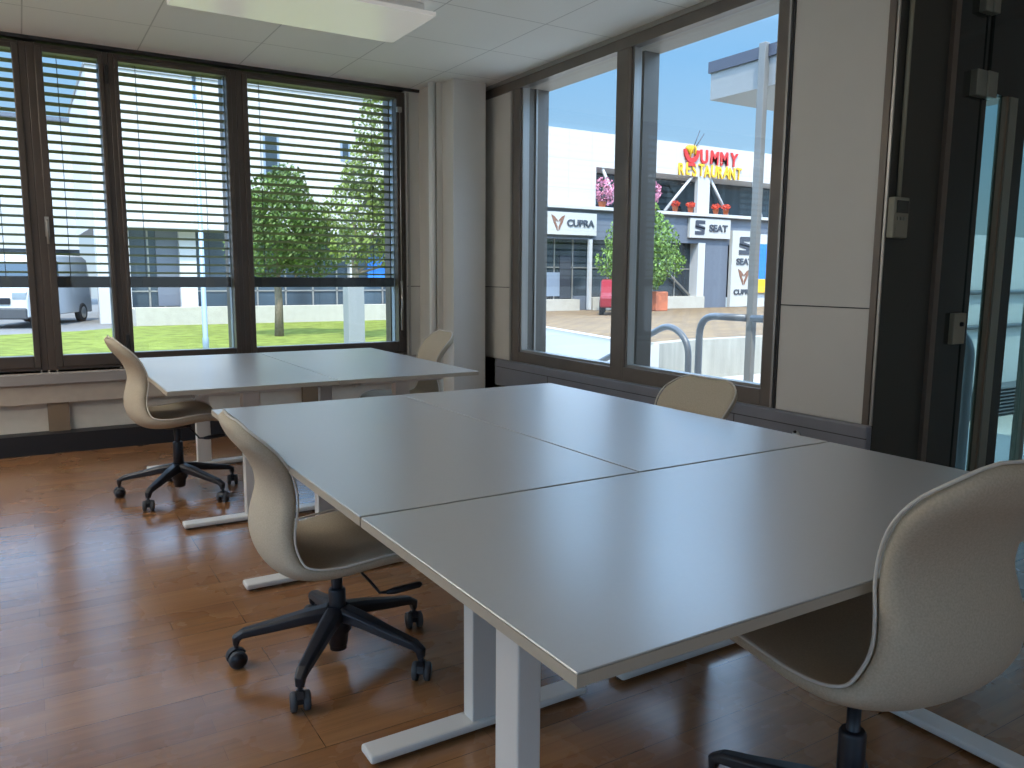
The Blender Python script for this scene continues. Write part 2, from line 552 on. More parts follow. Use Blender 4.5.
# external venetian blinds
BL = 'outside blinds across the far window wall'
def blind(x0, x1, label, cords):
    ztop, zb = 2.735 - Q, 1.15 - Q
    yb = YA + .155
    t = thing('venetian_blind', label, 'blind', ((x0 + x1) / 2, yb, zb), 0, BL)
    W = (x1 - x0) / 2
    m = MB()
    z = .105
    tilt = math.radians(12)
    while z < ztop - zb - .03:
        prof = []
        for k in range(5):
            s = (k / 4 - .5) * .062
            prof.append((s, .004 * (1 - (s / .031) ** 2)))
        top, bot = [], []
        for (s, h) in prof:
            yy = s * math.cos(tilt) + h * math.sin(tilt)
            zz = -s * math.sin(tilt) + h * math.cos(tilt) + z
            top.append((yy, zz))
            bot.append((yy, zz - .0016))
        loop = top + bot[::-1]
        n = len(loop)
        vs = [(-W + .012, a, b) for a, b in loop] + [(W - .012, a, b) for a, b in loop]
        fs = [(i, (i + 1) % n, n + (i + 1) % n, n + i) for i in range(n)]
        m.add(vs, fs, True)
        z += .0625
    m.build('slats', M['slat'], t)
    MB().box(-W + .008, W - .008, -.022, .022, 0, .078).build('bottom_rail', M['navy'], t, bevel=.006)
    MB().box(-W, W, -.045, .045, ztop - zb - .008, ztop - zb + .024).build('head_box', M['frame_dark'], t)
    for s in (-1, 1):
        MB().box(s * W - .012, s * W + .012, -.03, .03, SZ - zb + .012, ztop - zb).build('guide_rail', M['rail_blue'], t)
    for cx in cords:
        cx -= (x0 + x1) / 2
        k = MB().tube([(cx, -.034, .07), (cx, -.034, ztop - zb)], .0024, 5).build('ladder_cord', M['cord'], t)
        MB().box(cx - .028, cx + .028, -.035, -.02, .004, .074).build('cord_clip', M['cord'], k)
    return t


blind(-3.45, -2.0, 'outside venetian blind over the window out of sight at the far left end', (-3.2, -2.3))
blind(-1.83, -.53, 'outside venetian blind at the left edge with sky behind, cut by the photo edge', (-1.5, -.68))
blind(-.41, -.045, 'narrowest outside venetian blind, over the small casement with the handle', (-.3,))
blind(.03, .785, 'outside venetian blind in front of the white building and lamp post', (.18, .62))
blind(.885, 2.13, 'widest outside venetian blind, with green trees behind its slats', (1.03, 1.93))

# ---------------------------------------------------------------- wall B
XO = 3.05                        # outer face
w = MB()
w.box(XB, XO, YR + .05, YA, 0, SZ)
structure(w.build('wall_right', M['parapet']))
structure(MB().box(XB, XO, 4.62, YA, SZ - .3, HC - .05).build('wall_right_corner', M['panel']))
structure(MB().box(XB, XO - .02, YR + .04, 1.968, SZ - .02, HC - .0).build('wall_right_pier', M['panel']))
m = MB()
m.box(XB - .004, XB + .01, 4.63, 5.2, 1.157 - Q, 1.162 - Q).box(XB - .003, XB + .01, YR + .05, 1.968, 1.113 - Q, 1.118 - Q)
structure(m.build('trim_8', M['frame_dark']))
structure(MB().box(XB - .018, XB + .04, 1.968, YA, HC - .028, HC).build('trim_9', M['strip']))
structure(MB().box(XB - .010, XB + .05, 1.968, YA, HC - .095, HC - .026).build('trim_10', M['frame_b']))
# end strips at the corner of the pier
m = MB()
m.box(XB - .012, XB + .0, YR + .018, YR + .05, SZ, HC).build('trim_11', M['stud_metal'])
structure(bpy.data.objects['trim_11'])
structure(MB().box(XB - .008, XB + .004, YR + .002, YR + .014, SZ, HC).build('trim_12', M['strip']))
structure(MB().box(XB - .006, XB + .01, 1.962, 1.976, SZ, HC).build('trim_13', M['frame_dark']))
structure(MB().box(XB - .012, XB + .01, 1.980, 1.994, SZ, HC).build('trim_14', M['strip']))
structure(MB().box(XB - .014, XB + .005, 4.60, 4.625, SZ, HC - .1).build('trim_15', M['strip']))


def window_b(n, y0, y1, gy0, gy1, gz0, gz1, zt):
    r = root_structure('window_%d' % n)
    def ring(mb, a0, a1, z0, z1, l, rr, b, tt, x0, x1):
        mb.box(x0, x1, a0, a0 + l, z0, z1).box(x0, x1, a1 - rr, a1, z0, z1)
        mb.box(x0, x1, a0 + l, a1 - rr, z0, z0 + b).box(x0, x1, a0 + l, a1 - rr, z1 - tt, z1)
    m = MB()
    ring(m, y0, y1, SZ, zt, (gy0 - y0), (y1 - gy1), gz0 - SZ, zt - gz1, XB - .005, XB + .07)
    m.build('window_frame', M['frame_b'], r, bevel=.004)
    m = MB()
    ring(m, gy0 - .005, gy1 + .005, gz0 - .005, gz1 + .005, .022, .022, .022, .022, XB + .012, XB + .07)
    m.build('glazing_bead', M['strip'], r)
    MB().box(XB + .045, XB + .053, gy0, gy1, gz0, gz1).build('pane', M['glass'], r)
    return r


wa = window_b(6, 3.225, 4.60, 3.345, 4.50, .655 - Q, 2.69 - Q, HC - .09)
wb = window_b(7, 1.995, 3.225, 2.065, 3.205, .665 - Q, 2.69 - Q, HC - .09)
# outer reveals, soffit, sill
m = MB()
m.box(XB + .08, XO + .01, 4.60, 4.66, SZ, HC)
m.box(XB + .20, XO + .01, 3.315, 3.375, SZ, HC)
structure(m.build('wall_right_reveals', M['reveal']))
m = MB()
m.box(XB + .09, XB + .13, 4.585, 4.60, SZ, HC).box(XB + .2, XB + .215, 4.585, 4.60, SZ, HC)
structure(m.build('trim_16', M['strip']))
structure(MB().box(XB + .06, XO + .02, 1.95, 4.66, 2.70 - Q, HC + .1).build('trim_17', M['board']))
structure(MB().box(XB + .06, XO + .06, 1.95, 4.66, SZ - .06, SZ + .01).build('trim_18', M['reveal']))
# steel sill casing under the right windows
sc = root_structure('trim_19')
MB().box(XB - .045, XB, YR, 4.80, .36 - Q, SZ).build('casing', M['sill'], sc, bevel=.008)
m = MB()
m.box(XB - .047, XB - .04, YR, 4.80, SZ - .062, SZ - .058)
for y in (2.2, 4.02):
    m.box(XB - .0465, XB - .04, y, y + .004, .36 - Q, SZ - .06)
m.build('casing_joint', M['frame_dark'], sc)
t = thing('radiator_valve', 'small round dark valve set in the grey sill casing near its right end', 'valve', (XB - .047, 1.78, .47 - Q))
MB().lathe([(.022, -.006), (.020, -.014)], (0, 0, 0), 16, 'X').build('plate', M['chrome'], t)
for a, b in ((0, .016), (-.014, -.008), (.014, -.008)):
    MB().lathe([(.008, -.014), (.006, -.024)], (0, a, b), 10, 'X').build('stud', M['black'], t)

# -------------------------------------------------- return wall and glass door
structure(MB().box(XB, 3.115, YR + .0, YR + .05, 0, HC).build('wall_return', M['olive']))
structure(MB().box(3.112, 3.155, YR - .02, YR + .05, 0, HC).build('trim_20', M['stud_metal']))
structure(MB().box(3.155, 3.44, YR + .015, YR + .05, 0, HC).build('wall_return_dark', M['tinted']))
d = root_structure('door_1')
DT = 2.155 - Q
m = MB()
m.box(3.44, 3.48, YR + .01, YR + .03, 0, HC).box(3.48, 4.5, YR, YR + .03, DT, HC).box(3.48, 4.5, YR, YR + .03, 0, .06)
m.build('door_frame', M['tinted'], d)
MB().box(3.64, 3.66, YR - .004, YR + .03, .06, DT).build('door_mullion', M['stud'], d)
MB().box(3.663, 3.735, YR - .010, YR + .05, .06, DT).build('door_stile', M['fitting'], d)
MB().box(3.735, 3.845, YR, YR + .05, .06, DT).build('door_panel', M['tinted'], d)
MB().box(4.1, 4.14, YR, YR + .05, .06, DT).build('door_stile', M['fitting'], d)
MB().box(3.48, 3.64, YR + .018, YR + .026, .06, DT).build('pane', M['door_glass'], d)
MB().box(3.845, 4.48, YR + .018, YR + .026, .06, DT).build('pane', M['door_glass'], d)
for x0, x1, z0, z1 in ((3.335, 3.50, 2.125 - Q, 2.245 - Q), (3.36, 3.47, 2.51 - Q, 2.68 - Q)):
    m = MB().box(x0, x0 + (x1 - x0) * .5, YR - .02, YR + .02, z0, z1)
    m.box(x0 + (x1 - x0) * .5, x1, YR - .028, YR + .02, z0, z1)
    m.build('hinge', M['fitting'], d, bevel=.004)
lk = MB().box(3.325, 3.43, YR - .01, YR + .02, .93 - Q, 1.085 - Q).build('lock_plate', M['device'], d, bevel=.004)
MB().lathe([(.012, -.01), (.010, -.022)], (3.385, YR, 1.03 - Q), 12, 'Y').build('keyhole', M['black'], lk)
# outside closing of the jutting porch
structure(MB().box(XO, 3.4, YR + .06, YR + .12, -.4, HC).build('wall_porch_outer', M['greyblue']))

# thermostat and its conduit
t = thing('thermostat', 'cream wall thermostat with dark display on the dark jamb at the right', 'thermostat', (2.785, YR, 1.525 - Q))
MB().box(-.055, .055, -.035, 0, -.09, .09).build('housing', M['device'], t, bevel=.006)
MB().box(-.04, .045, -.038, -.03, .02, .075).build('display', M['screen'], t)
for i in range(3):
    MB().box(-.034 + i * .024, -.016 + i * .024, -.039, -.03, -.012, .004).build('button', M['fitting'], t)
MB().box(-.04, .045, -.037, -.03, -.08, -.025).build('flap', M['device'], t)
tag(MB().lathe([(.010, 1.616 - Q), (.010, HC - .002)], (2.787, YR - .013, 0), 12).build('conduit', M['device']),
    'thin conduit running down the dark jamb to the thermostat', 'pipe')

# -------------------------------------------------------------- ceiling lamp and added fill lamps
def lamp(label, x0, x1, y0, y1, dm):
    t = thing('ceiling_lamp', label, 'lamp', ((x0 + x1) / 2, (y0 + y1) / 2, HC), 0, 'flat ceiling lamps')
    a, b = (x1 - x0) / 2, (y1 - y0) / 2
    MB().box(-a + .05, a - .05, -b + .05, b - .05, -.055, -.001).build('lamp_housing', M['lampbody'], t)
    MB().box(-a, a, -b, b, -.075, -.05).build('diffuser', dm, t, bevel=.006)
    return t


lamp('long flat white ceiling lamp above the far desks', .17, 1.48, 3.40, 4.02, M['diffuser'])
for y, w in ((4.4, 'beside the far desks'), (2.5, 'level with the big desk block')):  # added lamps, out of view, that brighten the room
    lamp('added fill lamp out of sight on the left, ' + w, -2.9, -1.6, y - .31, y + .31, M['fill_glow'])

# ------------------------------------------------------------------- desks
DZ = .73 - Q
DG = 'white desks pushed together into two blocks'
def make_desk():
    t = thing('desk', '', 'desk')
    MB().box(-.798, .798, -.398, .398, DZ - .0035, DZ).build('tabletop', M['tabletop'], t, bevel=.0015, seg=1)
    MB().box(-.7985, .7985, -.3985, .3985, DZ - .022, DZ - .0035).build('edge_band', M['edge'], t)
    MB().box(-.60, .60, -.13, -.10, DZ - .050, DZ - .024).box(-.60, .60, .10, .13, DZ - .050, DZ - .024).build('under_frame', M['leg'], t)
    for s in (-1, 1):
        x = s * .64
        leg = MB().box(x - .026, x + .026, -.042, .042, .03, DZ - .05).build('leg', M['leg'], t, bevel=.004)
        MB().box(x - .035, x + .035, -.24, .24, DZ - .05, DZ - .024).build('bracket', M['leg'], leg)
        ft = MB().box(x - .037, x + .037, -.335, .335, .010, .032).build('foot', M['leg'], t, bevel=.007)
        for q in (-.31, .31):
            MB().lathe([(.016, 0), (.016, .011)], (x, q, 0), 12).build('glide', M['plastic'], ft)
        MB().lathe([(.011, -.002), (.011, .010)], (x + s * .035, .27, DZ - .05), 12, 'X').build('bolt_cap', M['leg'], t)
    return t


desk = make_desk()
spots = [((.8, .4), 0, 'nearest white desk, set crosswise at the near end of the big block'),
         ((.4, 1.605), PI / 2, 'left long desk of the big block, its outer edge beside the beige chair'),
         ((1.203, 1.605), PI / 2, 'right long desk of the big block, reflecting the sky beside the right windows'),
         ((.325, 3.79), PI / 2, 'left desk of the far pair, under the lamp post view by the blinds'),
         ((1.127, 3.79), PI / 2, 'right desk of the far pair, its corner pointing at the square column')]
for i, ((x, y), a, lab) in enumerate(spots):
    o = desk if i == 0 else copy_tree(desk)
    o.location = (x, y, 0)
    o.rotation_euler = (0, 0, a)
    tag(o, lab, 'desk', DG)

# ------------------------------------------------------------------- chairs
PROF = [(.232, .412), (.216, .440), (.160, .456), (.085, .453), (.01, .441), (-.06, .432), (-.132, .434), (-.182, .454), (-.205, .502),
        (-.207, .550), (-.195, .600), (-.184, .648), (-.189, .705), (-.211, .760), (-.246, .812), (-.282, .852), (-.305, .882)]
HW = [.225, .242, .252, .258, .258, .255, .246, .232, .214, .197, .184, .178, .184, .196, .206, .204, .190]
CV = [.006, .012, .02, .027, .032, .034, .035, .036, .036, .034, .031, .028, .024, .020, .014, .008, .004]


def cr(a, t):
    n = len(a) - 1
    x = t * n
    i = min(int(x), n - 1)
    f = x - i
    g = lambda k: a[max(0, min(n, k))]
    p0, p1, p2, p3 = g(i - 1), g(i), g(i + 1), g(i + 2)
    def one(q0, q1, q2, q3):
        return .5 * (2 * q1 + (q2 - q0) * f + (2 * q0 - 5 * q1 + 4 * q2 - q3) * f * f + (3 * q1 - q0 - 3 * q2 + q3) * f ** 3)
    if isinstance(p0, tuple):
        return tuple(one(*z) for z in zip(p0, p1, p2, p3))
    return one(p0, p1, p2, p3)


def shell_mesh():
    NU, NV, TH = 44, 14, .046
    arc = [0]
    cs = [cr(PROF, i / NU) for i in range(NU + 1)]
    for i in range(NU):
        arc.append(arc[-1] + math.dist(cs[i], cs[i + 1]))
    L = arc[-1]
    top, bot = [], []
    for i in range(NU + 1):
        t = i / NU
        a, b = cr(PROF, max(0, t - .01)), cr(PROF, min(1, t + .01))
        tx, tz = a[0] - b[0], a[1] - b[1]
        l = math.hypot(tx, tz)
        nx, nz = -tz / l, tx / l                 # towards the sitter
        hw = cr(HW, t)
        for rc, d, mn in ((.10, arc[i], .62), (.15, L - arc[i], .50)):
            if d < rc:
                k = 1 - d / rc
                hw *= mn + (1 - mn) * math.sqrt(max(0, 1 - k ** 2.2))
        c = cr(CV, t)
        th = TH * (.62 + .38 * min(1, min(arc[i], L - arc[i]) / .06))
        for j in range(NV + 1):
            v = -1 + 2 * j / NV
            e = c * v * v
            x, z = cs[i][0] + nx * e, cs[i][1] + nz * e
            top.append((x, v * hw, z))
            q = th * (1 - .30 * abs(v) ** 5)
            bot.append((x - nx * q, v * hw * .985, z - nz * q))
    W = NV + 1
    n = len(top)
    fs = []
    for i in range(NU):
        for j in range(NV):
            a = i * W + j
            fs.append((a, a + 1, a + W + 1, a + W))
            fs.append((n + a, n + a + W, n + a + W + 1, n + a + 1))
    loop = [i * W for i in range(NU + 1)] + [NU * W + j for j in range(1, W)] + [i * W + NV for i in range(NU - 1, -1, -1)] + [j for j in range(NV - 1, 0, -1)]
    for k in range(len(loop)):
        a, b = loop[k], loop[(k + 1) % len(loop)]
        fs.append((a, n + a, n + b, b))
    mid = []
    for k in loop:
        p, q = Vector(top[k]), Vector(bot[k])
        mid.append(p * .93 + q * .07)
    return top + bot, fs, mid


SV, SF, SLOOP = shell_mesh()
CG = 'beige swivel chairs'
_shell = {}
def make_chair(label, loc, face, base, lift=0.0):
    t = thing('swivel_chair', label, 'chair', (loc[0], loc[1], 0), face, CG)
    if not _shell:
        a = MB().add(SV, SF, True).build('seat_shell', M['fabric'], t, sub=1)
        b = MB().tube(SLOOP, .0034, 6, closed=True).build('piping', M['piping'], a)
        m = MB()
        m.box(-.07, .07, -.045, .045, .372, .402)
        m.lathe([(.014, .29), (.016, .30), (.022, .385)], n=14)
        c = m.build('seat_mechanism', M['plastic'], t, bevel=.01)
        m = MB()
        m.tube([(.05, -.05, .375), (.055, -.15, .368), (.075, -.185, .338), (.10, -.19, .336)], .0045, 8)
        m.tube([(.095, -.19, .336), (.12, -.19, .337), (.20, -.195, .343), (.208, -.195, .344)], [.006, .011, .010, .005], 10)
        d = m.build('lever', M['plastic'], c)
        e = MB().lathe([(.014, .15), (.014, .36)], n=16).build('gas_column', M['plastic'], t)
        e2 = MB().lathe([(.027, .10), (.027, .295), (.023, .302), (.022, .302)], n=20).build('column_sleeve', M['plastic'], e)
        f = MB().lathe([(.026, .048), (.030, .052), (.034, .09), (.044, .10), (.046, .155), (.034, .168)], n=20).build('base_hub', M['plastic'], t)
        # one star arm along +x
        g = MB()
        pr = [(.03, .158, .030, .024), (.10, .148, .027, .021), (.20, .126, .022, .017), (.290, .108, .018, .014), (.310, .094, .015, .014), (.313, .070, .012, .009)]
        vs, fs = [], []
        for i, (x, z, w, h) in enumerate(pr):
            for (a1, b1) in ((-1, -.7), (-.7, -1), (.7, -1), (1, -.7), (1, .5), (.6, 1), (-.6, 1), (-1, .5)):
                vs.append((x + (b1 * h * .9 if i >= 4 else 0), a1 * w, z + (b1 * h if i < 4 else b1 * h * .45)))
        for i in range(len(pr) - 1):
            for k in range(8):
                fs.append((i * 8 + k, i * 8 + (k + 1) % 8, i * 8 + 8 + (k + 1) % 8, i * 8 + 8 + k))
        fs.append(tuple(range(8))[::-1])
        fs.append(tuple(40 + k for k in range(8)))
        g.add(vs, fs, False)
        leg = g.build('base_arm', M['plastic'], t, bevel=.003)
        # caster at the end of the arm, centred at its own origin
        h = MB()
        h.lathe([(.007, .05), (.007, .082)], n=10)
        h.box(-.010, .010, -.009, .009, .022, .055)
        hood = []
        for k in range(9):
            an = PI * (.05 + .78 * k / 8)
            hood.append((.031 * math.cos(an), .031 + .031 * math.sin(an)))
        hood2 = [(x * .86, .031 + (z - .031) * .86) for x, z in hood]
        poly = hood + hood2[::-1]
        h.prism(poly, -.010, .010, lambda p, q, dd: Vector((p, dd, q)))
        cas = h.build('caster', M['plastic'], t)
        for s in (-1, 1):
            MB().lathe([(.019, -.009), (.026, -.0085), (.0285, -.005), (.0285, .005), (.026, .0085), (.019, .009)], (0, s * .0185, .0285), 20, 'Y').build('wheel', M['tyre'], cas)
            MB().lathe([(.0215, -.0102), (.0215, .0102)], (0, s * .0185, .0285), 16, 'Y').build('wheel_cover', M['plastic'], cas)
        _shell.update(top=[a, c, e, f], leg=leg, cas=cas)
        first = True
    else:
        first = False
    def put(o, **k):
        q = copy_tree(o, t) if not first else o
        return q
    for o in _shell['top']:
        q = put(o)
        kind = o.name.split('.')[0]
        if kind in ('seat_shell', 'seat_mechanism'):
            q.location = (0, 0, lift)
        elif kind == 'gas_column':
            q.location = (0, 0, min(lift, 0))
    for k in range(5):
        an = base + k * 2 * PI / 5 - face
        q = _shell['leg'] if (first and k == 0) else copy_tree(_shell['leg'], t)
        q.rotation_euler = (0, 0, an)
        q = _shell['cas'] if (first and k == 0) else copy_tree(_shell['cas'], t)
        q.location = (.312 * math.cos(an), .312 * math.sin(an), 0)
        q.rotation_euler = (0, 0, an + (1.1, 2.4, .4, 3.6, 5.1)[k])
    return t



make_chair('beige swivel chair beside the left edge of the big desk block, black base fully visible', (.192, 1.53), R(-2), R(15), -.065)
make_chair('beige swivel chair at the left end of the far desks, seen side-on under the window', (.08, 3.80), R(2), R(16), .008)
make_chair('beige swivel chair whose rounded back rises behind the right edge of the big desk block', (1.525, 1.56), R(181), R(20), -.08)
make_chair('nearest beige swivel chair, its back towards the viewer at the near desk edge', (.80, .12), R(86), R(176), .055)
make_chair('pale swivel chair at the right end of the far desks beside the square column', (1.48, 3.93), R(175), R(40), -.03)

# ================================================================ outdoors
GZ = -.58
GY0 = 5.7
# ground
m = MB()
m.add([(-60, 5.75, GZ), (14.5, 5.75, GZ), (14.5, 60, GZ), (-60, 60, GZ)], [(0, 1, 2, 3)])
structure(m.build('ground_road', M['asphalt']))
m = MB()
m.add([(-6, 6.2, GZ + .02), (13.5, 6.2, GZ + .02), (13.5, 28.3, GZ + .02), (2.6, 28.3, GZ + .02), (.8, 26.6, GZ + .02), (-6, 24.0, GZ + .02)],
      [(0, 1, 2, 3, 4, 5)])
structure(m.build('lawn', M['lawn']))
structure(MB().box(2.6, 17.3, 28.3, 28.6, GZ - .1, .045).build('wall_garden', M['concrete']))
structure(MB().box(2.6, 17.3, 28.6, 30.5, GZ - .1, -.02).build('ground_forecourt', M['concrete']))

# white office building behind the lawn
b = thing('office_building', 'white building with dark glass ground floor behind the lawn', 'building', (0, 30.5, 0))
MB().box(1.7, 16.8, 0, 10, 2.82, 8.2 - Q).build('upper_wall', M['white_clad'], b)
MB().box(1.66, 16.84, -.05, 10.05, 8.2 - Q, 8.32 - Q).build('roof_edge', M['strip'], b)
MB().box(2.6, 16.8, .35, 9.9, -.6, 2.82).build('ground_floor_glazing', M['greenglass'], b)
for x0, x1 in ((1.7, 2.75), (4.4, 4.98), (10.9, 11.0)):
    MB().box(x0, x1, .0, .6, -.6, 2.82).build('pillar', M['white'], b)
MB().box(3.65, 4.4, .25, .5, .0, 2.82).build('grey_panel', M['greyblue'], b)
m = MB()
for x in (3.35, 3.85, 4.45, 7.2, 8.3, 9.4, 10.4, 12.4, 13.5, 14.6):
    m.box(x, x + .06, .30, .36, -.1, 2.82)
m.box(2.6, 16.8, .30, .36, .52, .57)
m.build('mullion', M['strip'], b)
MB().box(11.75, 12.5, .2, .34, .9, 1.9).build('poster', M['blue'], b)
for x0, x1, z0, z1 in ((7.55, 8.15, 4.6, 6.45), (10.6, 11.0, 5.7, 6.5), (13.4, 14.1, 4.6, 6.45)):
    f = MB().box(x0, x1, -.03, .1, z0, z1).build('window', M['rail_blue'], b)
    MB().box(x0 + .08, x1 - .08, -.035, .0, z0 + .08, z1 - .08).build('pane', M['greenglass'], f)
MB().box(2.6, 16.8, -.6, .35, 2.78, 2.84).build('soffit', M['white'], b)

b = thing('pale_building', 'pale distant block left of the white office building', 'building', (-8, 48, 0))
MB().box(-9, 10.2, 0, 9, 2.4, 9.0).build('upper_wall', M['white'], b)
MB().box(-9, 10.2, .1, 9, -.6, 2.4).build('ground_floor_glazing', M['darkglass'], b)
m = MB()
for x in range(-8, 10, 2):
    m.box(x, x + .2, -.02, .12, -.6, 2.4)
m.build('pillar', M['greyblue'], b)
MB().box(-9.1, 10.3, -.1, 9.1, 9.0, 9.2).build('roof_edge', M['greyblue'], b)
tag(MB().box(-2.15, -1.6, 36, 36.5, GZ, 1.6).build('parking_sign', M['blue'], bevel=.05), 'blue box at the left photo edge above the van', 'sign')


# trees
def leaves(mb, c, rad, n, size, squash=1.0):
    for _ in range(n):
        while True:
            p = Vector((random.uniform(-1, 1), random.uniform(-1, 1), random.uniform(-1, 1)))
            if .25 < p.length < 1:
                break
        p = p * (p.length ** -.35)
        q = Vector(c) + Vector((p.x * rad, p.y * rad, p.z * rad * squash))
        a = Vector((random.gauss(0, 1), random.gauss(0, 1), random.gauss(0, 1))).normalized()
        u = a.orthogonal().normalized() * size * random.uniform(.6, 1.3)
        v = a.cross(u).normalized() * size * random.uniform(.4, .8)
        mb.add([q - u, q + v * .8, q + u, q - v * .8], [(0, 1, 2, 3)])


def tree(name, label, base, h, blobs, trunk_r, leafmat, n, size, cat='tree', top=None):
    t = thing(name, label, cat, base)
    m = MB()
    for (x, y, z, r, sq) in blobs:
        leaves(m, (x, y, z), r, int(n * r * r), size, sq)
    m.build('crown', leafmat, t)
    m = MB()
    top = top or h
    m.tube([(0, 0, -.02), (.02, 0, h * .35), (-.02, .03, h * .7), (0, 0, top)], [trunk_r * 1.25, trunk_r, trunk_r * .8, trunk_r * .3], 9)
    for k, (x, y, z, r, sq) in enumerate(blobs[:6]):
        z0 = max(h * .45, z - r * .9)
        m.tube([(0, 0, z0 * .9), (x * .5, y * .5, z0), (x * .8, y * .8, z)], [trunk_r * .45, trunk_r * .3, trunk_r * .12], 6)
    m.build('trunk', M['bark'], t)
    return t


tree('young_tree', 'darker young tree with its shade on the lawn, left of the white pillar', (5.62, 22.0, GZ + .02), 2.9,
     [(.3, 0, 3.0, 1.2, 1), (-.4, .2, 2.5, 1.0, .9), (1.0, .1, 2.45, .95, .9), (.1, 0, 3.8, .95, .9), (.3, -.1, 4.25, .6, 1), (1.1, 0, 3.2, .6, 1), (-.5, .1, 3.5, .6, 1)],
     .11, M['leaf_mid'], 1500, .075)
tree('tall_tree', 'tall loose yellow-green tree showing through the widest blind, above the white pillar', (7.12, 19.8, GZ + .02), 3.4,
     [(.6, 0, 2.9, 1.0, .9), (.0, .2, 3.5, .8, .9), (1.25, 0, 3.7, .9, 1), (.75, 0, 4.6, .95, 1), (.8, 0, 5.6, .75, 1.1), (1.5, .1, 2.7, .8, .8), (-.1, 0, 2.5, .6, .8), (.8, 0, 6.4, .5, 1.2), (1.5, 0, 4.5, .6, 1), (.15, 0, 4.3, .5, 1)],
     .10, M['leaf_light'], 1300, .07, 'tree', 3.2)
tag(MB().box(5.48, 5.86, 15.9, 16.25, GZ, 1.05).build('white_pillar', M['canopy'], bevel=.02),
    'square white pillar standing on the lawn below the widest blind', 'pillar')
t = thing('lamp_post', 'thin grey lamp post on the lawn, seen through the middle blind', 'lamp post', (2.5, 16.0, GZ))
MB().lathe([(.062, .0), (.062, .5), (.052, .52), (.04, 5.6), (.0, 5.62)], n=12).build('pole', M['rail_blue'], t)
MB().box(-.18, .18, -.5, .15, 5.58, 5.68).build('lamp_head', M['galv'], t, bevel=.02)

# hedge at the far left
m = MB()
leaves(m, (-1.2, 41.5, .1), 1.2, 1400, .1, .6)
leaves(m, (-3.2, 41.5, .1), 1.3, 1400, .1, .6)
tag(m.build('hedge', M['leaf_vivid']), 'green hedge beyond the van at the left photo edge', 'hedge', kind='stuff')

# van
def van():
    d = Vector((1.55, 3.35, 0)).normalized()
    t = thing('van', 'white van parked on the road beyond the lawn', 'van', (-.95, 29.9, GZ), math.atan2(-d.y, -d.x))
    # local +x points to the nose
    side = [(-4.0, .35), (-4.05, 1.2), (-3.95, 2.25), (-3.6, 2.38), (-.6, 2.38), (.05, 1.55), (.85, 1.28), (1.0, .95), (1.02, .35)]
    m = MB()
    n = len(side)
    vs = []
    for y, k in ((-.92, 1), (-1.0, 1), (1.0, 1), (.92, 1)):
        pass
    rings = [(-1.0, .0), (-.9, .0), (.9, .0), (1.0, .0)]
    for y, _ in rings:
        for (x, z) in side:
            shrink = .9 if (abs(y) == 1.0) else 1
            zz = z
            xx = x
            yy = y * (1 - .10 * max(0, (z - 1.2) / 1.2))
            vs.append((xx, yy, zz))
    fs = []
    for r in range(3):
        for i in range(n):
            fs.append((r * n + i, r * n + (i + 1) % n, (r + 1) * n + (i + 1) % n, (r + 1) * n + i))
    fs.append(tuple(range(n)))
    fs.append(tuple(3 * n + i for i in range(n))[::-1])
    m.add(vs, fs).build('body', M['van'], t, bevel=.05, seg=3)
    w = MB().add([(.03, -.72, 1.62), (.03, .72, 1.62), (-.55, .66, 2.30), (-.55, -.66, 2.30), (.0, -.72, 1.60), (.0, .72, 1.60), (-.60, .66, 2.28), (-.60, -.66, 2.28)],
                 [(0, 1, 2, 3), (4, 7, 6, 5), (0, 4, 5, 1), (1, 5, 6, 2), (2, 6, 7, 3), (3, 7, 4, 0)])
    w.build('windscreen', M['vanglass'], t)
    for s in (-1, 1):
        MB().prism([(-.15, 1.5), (-.62, 2.15), (-1.35, 2.15), (-1.35, 1.45)], s * .93, s * 1.0, lambda a, b, c: Vector((a, c, b))).build('side_window', M['vanglass'], t)
        MB().prism([(.80, 1.0), (1.0, .95), (.98, 1.14), (.72, 1.26)], s * .55, s * .97, lambda a, b, c: Vector((a + .02, c, b))).build('headlight', M['chrome'], t)
        MB().box(-.35, -.2, s * 1.0, s * 1.18, 1.45, 1.72).build('wing_mirror', M['plastic'], t, bevel=.03)
    MB().box(.9, 1.09, -.98, .98, .3, .66).build('bumper', M['tyre'], t, bevel=.05)
    MB().box(.98, 1.06, -.5, .5, .78, .98).build('grille', M['plastic'], t, bevel=.02)
    MB().box(-4.12, -4.0, -.95, .95, .32, .55).build('rear_bumper', M['tyre'], t, bevel=.04)
    for x in (.28, -3.15):
        for s in (-1, 1):
            wh = MB().lathe([(.22, -.1), (.32, -.1), (.34, -.06), (.34, .06), (.32, .1), (.22, .1)], (x, s * .93, .34), 24, 'Y').build('wheel', M['rubber'], t)
            MB().lathe([(.06, -.112), (.21, -.105), (.21, .105), (.06, .112)], (x, s * .93, .34), 16, 'Y').build('hubcap', M['chrome'], wh)
    return t
van()

